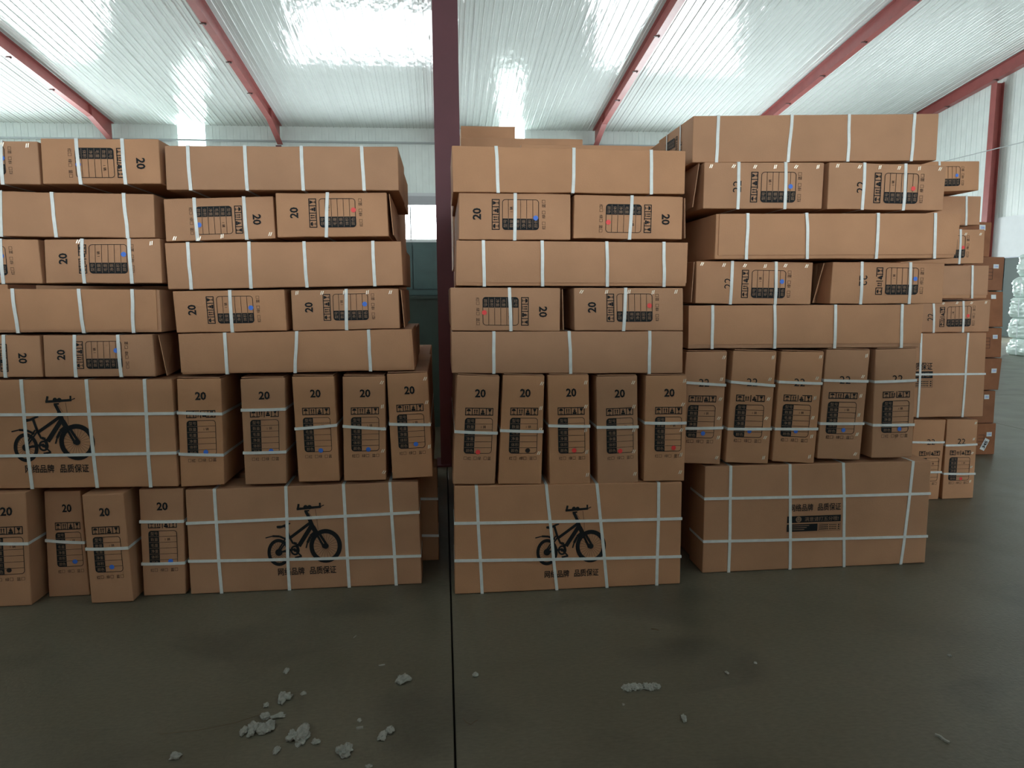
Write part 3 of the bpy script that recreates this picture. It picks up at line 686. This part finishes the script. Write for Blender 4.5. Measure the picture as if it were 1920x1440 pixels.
K('E', (1306, 489, 1525, 492, 1520, 571, 1304, 569), 3.45, 'carton end marked 22 with staples, fourth row, ' + SD, [(1373, 1369), (1455, 1453)], (1465, 528, 'b'), [(1316, 495), (1357, 497), (1396, 498), (1434, 499), (1472, 498), (1512, 499)], num='22', rot=1, numc=(1361, 532)).tab(-1, .02)
c = K('E', (1562, 491, 1772, 493, 1767, 569, 1556, 570), 3.45, 'carton end with inverted 22, no staples, fourth row, ' + SD, [(1616, 1613), (1707, 1704)], (1715, 523, 'b'), num='22', rot=1, numc=(1623, 527), flip=1); c.tab(-1, .09, .03, .97, 0, .12)
K('L', (1291, 573, 1731, 571, 1724, 651, 1290, 654), 3.46, 'long plain kraft carton lying on the five upright ones, ' + SD, [(1335, 1334), (1451, 1451), (1565, 1563), (1690, 1688)], flap=(.10, .0, 1.0))
us = [((1287, 660, 1364, 659, 1350, 871, 1271, 868), (1317, 812), (1319, 712), [(717, 722), (803, 802)], ((1357, 670), (1352, 711), (1350, 748), (1347, 784), (1346, 820), (1343, 858))),
      ((1375, 658, 1457, 659, 1440, 870, 1360, 867), (1404, 808), (1409, 712), [(716, 723), (804, 804)], ((1449, 670), (1443, 711), (1440, 748), (1436, 784), (1434, 820), (1431, 858))),
      ((1465, 659, 1546, 660, 1526, 869, 1448, 865), (1491, 808), (1498, 711), [(716, 719), (804, 804)], ((1538, 669), (1531, 709), (1527, 746), (1523, 783), (1521, 818), (1517, 856))),
      ((1550, 655, 1632, 656, 1612, 862, 1532, 860), (1580, 806), (1583, 709), [(713, 715), (794, 794)], ((1624, 667), (1617, 706), (1613, 742), (1609, 778), (1606, 814), (1603, 851))),
      ((1642, 655, 1720, 653, 1710, 857, 1634, 859), (1685, 804), (1681, 709), [(716, 713), (797, 796)], ())]
for i, (q, d, n, h, st) in enumerate(us):
    c = K('U', q, yd, f'upright carton marked 22, {od[i]} from the left of five, tall ' + SD, (), (*d, 'b'), st, num='22', numc=n, hs=h, boxfirst=1 if i == 4 else 0, bulge=.006); c.tab('top', .010)
c = K('S', (1322, 875, 1747, 864, 1734, 1063, 1317, 1073), 3.455, 'broad kraft carton with slogan and rating box, on the floor under the ' + SD, [(1370, 1366), (1481, 1481), (1581, 1582), (1712, 1688, 1701)], hs=[(935, 925), (1015, 1005)], motto=(1528, 950))
def slogan(c, x, y, Y, part_of_view=False):
    u, v = c.uv(x, y); k = Y/F; f = Flat(); g = Flat()
    f.rect(-57*k, -7*k, 57*k, 7*k); f.rect(-57*k, -25.5*k, 8*k, -10*k)
    f.rect(10*k, -25.5*k, 10.6*k, -10*k).rect(56.4*k, -25.5*k, 57*k, -10*k).rect(10*k, -25.5*k, 57*k, -25*k).rect(10*k, -10.5*k, 57*k, -10*k)
    for i in range(3):
        yy = (-13.5-4.2*i)*k
        for j in range(6): f.rect((12+j*3.2)*k, yy-1.1*k, (14.6+j*3.2)*k, yy+1.1*k)
        for j in range(5): f.disc(((34+j*3.3)*k, yy), 1.4*k, 5)
        f.rect((51.5)*k, yy-1.1*k, 55*k, yy+1.1*k)
    g.disc((-33*k, 0), 6.2*k, 16); g.text('满意请打五分哦!', (16*k, 0), h=9*k, w=72*k)
    for i in range(3): g.rect(-52*k, (-14-4*i)*k, (-10-5*i)*k, (-12.6-4*i)*k)
    h_ = Flat().disc((-35.3*k, 1.5*k), .9*k, 8).disc((-30.7*k, 1.5*k), .9*k, 8).ring((-33*k, .2*k), 3.6*k, 3.6*k, 2.7*k, 2.7*k, 10, math.pi*1.1, math.pi*1.9)
    c.flat('slogan_print', f, 'ink', u, v); c.flat('knocked_out_lettering', g, 'knock', u, v, .0027); c.flat('smiling_face_lines', h_, 'ink', u, v, .0031)
slogan(c, 1525, 972, 3.455)

# stack E, further back beside the 22 stack
ye = 4.62
SE = 'set-back stack'
K('E', (1680, 303, 1837, 302, 1835, 357, 1679, 362), ye, 'carton end, topmost of the ' + SE, [(1761, 1760)], (1793, 329, 'b'), num='22', rot=1)
K('L', (1560, 366, 1840, 368, 1837, 422, 1558, 424), ye+.15, 'long plain carton, second row, ' + SE, [(1700, 1700), (1812, 1811)])
K('E', (1690, 432, 1847, 430, 1844, 494, 1688, 496), ye, 'carton end with a red dot beside a strap, third row, ' + SE, [(1801, 1798)], (1805, 464, 'r'), [(1784, 439), (1810, 439), (1838, 439)], num='22', rot=1)
K('L', (1560, 500, 1853, 498, 1850, 559, 1558, 561), ye, 'long plain carton, fourth row, ' + SE, [(1700, 1700), (1822, 1821)], flap=(.10, .0, 1.0))
K('E', (1702, 570, 1858, 562, 1854, 622, 1700, 624), ye, 'carton end marked 22 with a red dot, fifth row, ' + SE, [(1750, 1750), (1806, 1805)], (1814, 592, 'r'), [(1768, 569), (1794, 568), (1821, 568), (1848, 567)], num='22', rot=1, numc=(1744, 595))
c = K('S', (1545, 628, 1850, 624, 1843, 781, 1540, 784), ye-.06, 'broad carton with cropped slogan above two upright ones, ' + SE, [(1640, 1636), (1727, 1720), (1815, 1804)], hs=[(703, 701)], motto=(1700, 687), depth=.21)
slogan(c, 1697, 703, 4.6)
K('U', (1714, 787, 1774, 787, 1759, 940, 1701, 941), 4.555, 'upright carton marked 22 on the floor, half behind the broad slogan carton', (), None, num='22', numc=(1744, 828), hs=[(829, 829), (885, 885)])
K('U', (1776, 786, 1834, 787, 1824, 938, 1766, 939), 4.555, 'upright carton marked 22 with a red dot, at the floor end of the set-back stack', (), (1800, 897, 'r'), [(1829, 793), (1825, 823), (1822, 849), (1820, 875), (1818, 902)], num='22', numc=(1801, 826), hs=[(835, 833), (888, 888)])

# carton peeping over the middle stack, and hidden ones behind
def wc(x0, x1, z0, z1, Y, d, label, group=None, m='kraft', straps=()):
    c = Carton([(x0, z1), (x1, z1), (x1, z0), (x0, z0)], Y, d, label, group, world=True, m=m)
    for u in straps: c.vstrap(float(u), float(u))
    return c
p0 = onY(864, 236, 6.75); p1 = onY(966, 239, 6.75)
wc(p0.x, p1.x, 2.862, p0.z, 6.75, 1.0, 'plain carton standing alone on top behind the middle stack, beside the post')
G = 'cartons hidden behind the front row'
GL = 'plain carton hidden behind the front row of stacks'
zb = [0.003, .53, 1.062, 1.594]
for x0, x1, top in ((-3.8, -2.7, 2.1), (-2.55, -1.44, 2.13), (-1.38, -.09, 2.13), (.10, 1.20, 2.19), (1.30, 2.42, 2.20)):
    n = 4; hh = top/n
    for i in range(n): wc(x0+R.uniform(-.02, .02), x1+R.uniform(-.02, .0)-(.18 if x1 == -.09 and i > 1 else 0), i*hh+.003, (i+1)*hh-.001, 4.78, .95, GL, G)
pk = onY(977, 270.5, 4.8)
wc(pk.x, onY(1238, 272, 4.8).x, 2.193, pk.z, 4.8, .5, 'long carton whose upper edge just shows over the middle stack')
for i in range(5): wc(.19, 1.30, i*.572+.003, (i+1)*.572-.001, 6.6, 1.1, GL, G)
# strapped carton end showing low in the gap by the post
q = [onY(a, b, 3.80) for a, b in ((788, 899), (820, 900), (822, 1055), (789, 1056))]
c = wc(q[0].x-1.0, q[1].x, .002, .53, 3.80, .205, 'broad strapped carton low in the dark gap left of the post', straps=(.1, .6))
c.pix = [(400, 899), (820, 900), (822, 1055), (400, 1056)]; c.hstrap(935, 935); c.hstrap(1004, 1004)
# second cartons behind the long and the broad ones
GB = 'rear cartons of each stack'; LB = 'rear carton of its stack, lying directly behind the front one'
for c0 in [c for c in REAR]:
    xa = min(v.x for v in c0.c)+.012; xb = max(v.x for v in c0.c)-R.uniform(.004, .02); za = max(c0.c[0].z, c0.c[1].z)+.002; zt = min(c0.c[2].z, c0.c[3].z)-.004; yy = c0.Y+c0.depth+.02
    if c0.depth > .4: wc(xa, xb, za, zt, yy, .5, LB, GB, straps=(.2, .5, .8) if xa > 1 else ())
    else:
        for i in range(2 if -1.5 < xa < -1 and za < .1 else 0, 4): wc(xa+R.uniform(0, .01), xb, za, zt, yy+i*.212, .195, LB, GB)
for i in range(9):      # unseen row behind the viewpoint, added to shade the lower carton fronts
    for k in range(4): wc(-6.0+i*1.2+R.uniform(0, .03), -4.85+i*1.2, k*.475+.003, (k+1)*.475-.001, -1.95, 1.1, 'plain carton of the unseen row added behind the viewpoint to shade the stacks', 'shading cartons added behind the viewpoint')

for c0, zt in [(c, 0) for c in SETB]:      # partners of the set-back cartons, hidden behind the 22 stack
    xb = min(v.x for v in c0.c)-.02; za = max(min(c0.c[0].z, c0.c[1].z), .003)+.002; zt = min(c0.c[2].z, c0.c[3].z)-.003
    if xb > 2.62: wc(2.50, xb, za, zt, c0.Y+.02, 1.05, GL, G)
    if c0.depth < .3:
        for i in range(4): wc(c0.c[0].x+.01, c0.c[1].x-.01, za, zt, c0.Y+.24+i*.22, .2, LB, GB)
    elif c0.depth < .6: wc(c0.c[0].x+.01, c0.c[1].x-.01, za, zt, c0.Y+.57, .5, LB, GB)

# brown cartons F
rows = [((1800, 415, 1860, 417, 1855, 482, 1798, 480), 'topmost'), ((1806, 481, 1884, 482, 1879, 545, 1804, 544), 'second'), ((1805, 547, 1881, 547, 1880, 613, 1803, 613), 'third'),
        ((1803, 615, 1879, 615, 1877, 670, 1802, 671), 'fourth'), ((1802, 673, 1879, 672, 1872, 731, 1800, 732), 'fifth'), ((1795, 734, 1867, 733, 1863, 793, 1792, 794), 'sixth'), ((1794, 795, 1868, 794, 1864, 853, 1790, 855), 'lowest')]
stk = [(1834, 421, 1848, 433), (1860, 495, 1873, 504), (1856, 552, 1868, 561), (1859, 627, 1871, 636), (1856, 690, 1869, 700), (1843, 739, 1855, 749), (1847, 809, 1860, 819)]
for i, (q, w) in enumerate(rows):
    Q = [(q[0], q[1]), (q[2], q[3]), (q[4], q[5]), (q[6], q[7])]
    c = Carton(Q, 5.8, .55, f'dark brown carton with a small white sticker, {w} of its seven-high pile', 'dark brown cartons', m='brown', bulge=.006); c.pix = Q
    x0, y0, x1, y1 = stk[i]; u, v = c.uv((x0+x1)/2, (y0+y1)/2); k = 5.8/F; w_, h_ = (x1-x0)*k*.9/2, (y1-y0)*k*.9/2
    c.flat('sticker', Flat().rect(-w_, -h_, w_, h_), 'paper', u, v, .004)
    if i != 2: c.flat('sticker_number', Flat().text('330' if i != 5 else '30', (0, 0), h=h_*.9, w=w_*1.3), 'blue', u, v, .006)
    if i == 6:
        u, v = c.uv(1845, 833); f = Flat().rect(-.024, -.055, .024, .055); g = Flat().text('345', (0, 0), h=.03, w=.07, bold=.03).turned(1)
        def rotf(s, a):
            o = Flat(); o.f = s.f; o.v = [(p*math.cos(a)-q_*math.sin(a), p*math.sin(a)+q_*math.cos(a)) for p, q_ in s.v]; return o
        c.flat('tilted_sticker', rotf(f, -.45), 'paper', u, v, .004); c.flat('sticker_number', rotf(g, -.45), 'black', u, v, .006)
    if i in (1, 3, 6):
        f = Flat()
        for t in range(4): f.rect(-.028, -.05+t*.03, .028, -.047+t*.03)
        f.rect(.028, -.05, .031, .043)
        u, v = c.uv(q[2]-30, (q[1]+q[5])/2); c.flat('faint_print', f, 'ink', u, v, .003)

# pale green wrapped bundles
ys = [476, 518, 557, 595, 633, 673]; xs = [1916, 1904, 1900, 1897, 1895]
GN2 = ['topmost', 'second', 'third', 'fourth', 'lowest']
for i in range(5):
    p = onY(xs[i], ys[i], 15.05); q = onY(xs[i], ys[i+1], 15.05); z1, z0 = p.z, max(q.z, .002) if i < 4 else .002
    x0 = p.x; w, d, h = 1.15, 1.0, z1-z0-.01
    bm = bmesh.new(); bmesh.ops.create_cube(bm, size=1); bmesh.ops.subdivide_edges(bm, edges=bm.edges[:], cuts=23, use_grid_fill=True)
    for v in bm.verts:
        c0 = v.co.copy(); r = max(abs(c0.x), abs(c0.y)); k = 1-.10*abs(c0.z*2)**4
        pt = Vector((c0.x*w*k, c0.y*d*k, c0.z*h)); nn = Vector((pt.x*3.2+i*7, pt.y*3.2, pt.z*7))
        dr = noise.noise(nn)*.05 + noise.noise(nn*3.1)*.035 + abs(noise.noise(Vector((pt.x*5+i, pt.y*5, pt.z*24+pt.x*9))))*.045
        pt.x *= 1+dr*1.1; pt.y *= 1+dr*1.1; pt.z *= 1+noise.noise(nn*1.3)*.05*(abs(c0.z) < .45); v.co = pt+Vector((0, 0, h/2))
    me = bpy.data.meshes.new('film_wrap'); bm.to_mesh(me); bm.free(); me.materials.append(M['film']); me.polygons.foreach_set('use_smooth', [True]*len(me.polygons))
    root = empty('wrapped_bundle', (x0+w/2-.02, 14.6, z0), f'pale green film-wrapped bundle, {GN2[i]} of the pile by the gable door', 'bundle', 'film-wrapped bundles')
    o = bpy.data.objects.new('film_wrap', me); C.objects.link(o); o.parent = root
    for yy in (-.25, .20): MB().bar((-w*.53, yy, .02), (-w*.53, yy+.03, h-.02), .022, (0, 1, 0), .006).build('tie_band', M['paper'], root)
    for xx in (-.28, .22):
        b = MB().bar((xx, -d*.53, .02), (xx+.02, -d*.53, h-.02), .022, (1, 0, 0), .006); b.build('tie_band', M['paper'], root)
    b = MB().bar((-.5, -d*.52, h*.5), (.5, -d*.52, h*.52), .02, (0, 0, 1), .006); b.build('tie_band', M['paper'], root)

# ------------------------------------------------------------------ crumbs on the floor
def crumb(x, y, wpx, hpx, label, rot=0.0, tall=.6, m='foam', name='foam_crumb', grp='white foam crumbs on the floor', cat='foam crumb', seed=0, lobes=1):
    p = onZ(x, y); dist = p.length; a = wpx*p.y/F/2; b = hpx*p.y/F/2/ .34*.6
    bm = bmesh.new(); bmesh.ops.create_icosphere(bm, subdivisions=4, radius=1)
    h = min(a, b)*tall
    for v in bm.verts:
        c = v.co.copy(); n = noise.noise(c*1.5+Vector((seed*5.1, 0, 0)))*.45 + noise.noise(c*4+Vector((seed*3.3, 1, 0)))*.26 + noise.noise(c*10+Vector((seed, 2, 0)))*.10
        k = 1+n
        if lobes > 1: k *= 1-.35*max(0, math.cos(lobes*math.atan2(c.y, c.x)+seed))
        pt = Vector((c.x*a*k, c.y*b*k, max(c.z, -.25)*h*k)); v.co = pt
    zm = min(v.co.z for v in bm.verts)
    for v in bm.verts: v.co.z -= zm
    me = bpy.data.meshes.new(name); bm.to_mesh(me); bm.free(); me.materials.append(M[m]); me.polygons.foreach_set('use_smooth', [True]*len(me.polygons))
    o = bpy.data.objects.new(name, me); C.objects.link(o); o.location = (p.x, p.y, .001); o.rotation_euler = (0, 0, rot); tag(o, label, cat, grp)
CR = [(537, 1259, 9, 11, 'small foam crumb above the left cluster, with a thin tail'), (533, 1311, 24, 22, 'foam crumb between the upper small one and the cluster'), (569, 1302, 10, 6, 'tiny foam crumb beside the mid-size one'),
      (499, 1324, 10, 8, 'tiny foam crumb just above the largest cluster'), (497, 1345, 16, 12, 'round foam crumb touching the top of the cluster'), (522, 1345, 26, 8, 'elongated foam crumb lying beside the round one'),
      (457, 1373, 14, 14, 'thin foam crumb at the left end of the cluster'), (476, 1369, 24, 25, 'large foam crumb in the left half of the cluster'), (500, 1368, 30, 22, 'large foam crumb in the right half of the cluster'),
      (549, 1383, 24, 20, 'foam crumb against the tallest one'), (567, 1381, 30, 36, 'tallest foam crumb, near the bottom of the photo'), (592, 1393, 16, 8, 'flat foam crumb trailing from the tallest one'), (519, 1408, 12, 12, 'faint foam crumb below the cluster'),
      (646, 1411, 32, 20, 'foam crumb lowest in the photo, ragged'), (756, 1277, 27, 16, 'oblong foam crumb lying alone under the gap'), (717, 1382, 16, 16, 'lower half of the split foam crumb near the joint'), (731, 1371, 16, 12, 'upper half of the split foam crumb near the joint'),
      (674, 1352, 8, 7, 'tiny foam crumb above a white splinter'), (329, 1420, 26, 10, 'elongated foam crumb nearest the lower left corner'), (892, 1267, 12, 8, 'small foam crumb just across the floor joint'), (692, 1438, 16, 5, 'foam crumb cut by the bottom edge of the photo'),
      (1283, 1349, 10, 14, 'single pale pebble-like crumb on the open floor'), (1416, 1244, 6, 5, 'tiny pale crumb on the open floor'), (1363, 1262, 6, 6, 'second tiny pale crumb on the open floor'), (1169, 1322, 5, 4, 'speck of foam below the crumbly bar'), (1780, 1230, 7, 5, 'pale speck far out on the open floor')]
for i, (x, y, w, h, l) in enumerate(CR): crumb(x, y, w, h, l, R.uniform(-.3, .3), .7, seed=i+1, lobes=2+i % 2 if w > 20 else 1)
# crumbly bar
for i in range(7):
    if i == 0: bar = empty('foam_bar', onZ(1201, 1291), 'long broken bar of crumbly foam on the open floor', 'foam piece', 'white foam crumbs on the floor')
    p = onZ(1174+i*9+R.uniform(-2, 2), 1292-i*.6+R.uniform(-2, 2)); s_ = .011+R.uniform(0, .004)
    bm = bmesh.new(); bmesh.ops.create_icosphere(bm, subdivisions=3, radius=1)
    for v in bm.verts:
        n = 1+noise.noise(v.co*2.2+Vector((i*4, 0, 0)))*.55+noise.noise(v.co*6+Vector((i*4, 0, 0)))*.2; v.co = Vector((v.co.x*s_*1.15*n, v.co.y*s_*1.5*n, (max(v.co.z, -.3)+.3)*s_*.7*n))
    me = bpy.data.meshes.new('lump'); bm.to_mesh(me); bm.free(); me.materials.append(M['foam']); o = bpy.data.objects.new('lump', me); C.objects.link(o); o.parent = bar; o.location = (p.x-bar.location.x, p.y-bar.location.y, .001)
def sliver(pts, w, label, m, name, cat):
    P = [onZ(*p) for p in pts]; b = MB(); c = sum(P, Vector())/len(P)
    for a, q in zip(P[:-1], P[1:]): b.bar(a+Vector((0, 0, .003)), q+Vector((0, 0, .003)), w, (0, 0, 1), w*1.2)
    tag(b.build(name, M[m], off=(c.x, c.y, 0)), label, cat, kind='thing')
sliver([(710, 1249), (722, 1247)], .004, 'thin pale splinter on the floor under the gap', 'foam', 'splinter', 'splinter')
sliver([(668, 1367), (681, 1365)], .006, 'thick pale splinter below a tiny foam crumb', 'foam', 'splinter', 'splinter')
sliver([(663, 1197), (668, 1193)], .003, 'short pale splinter near the broad carton', 'foam', 'splinter', 'splinter')
sliver([(868, 1348), (874, 1356), (883, 1360), (889, 1355), (896, 1351)], .0012, 'curled dry twig beside the floor joint', 'twig', 'twig', 'twig')
sliver([(1221, 1180), (1230, 1181), (1235, 1183)], .0025, 'short bent twig before the middle stack', 'twig', 'twig', 'twig')
sliver([(1753, 1379), (1762, 1382), (1770, 1389), (1780, 1394)], .007, 'flattened pale straw nearest the lower right corner', 'foam', 'straw', 'straw')
sliver([(300, 1378), (370, 1371), (440, 1357), (500, 1337)], .0008, 'long fine thread lying across the floor', 'twig', 'thread', 'thread')
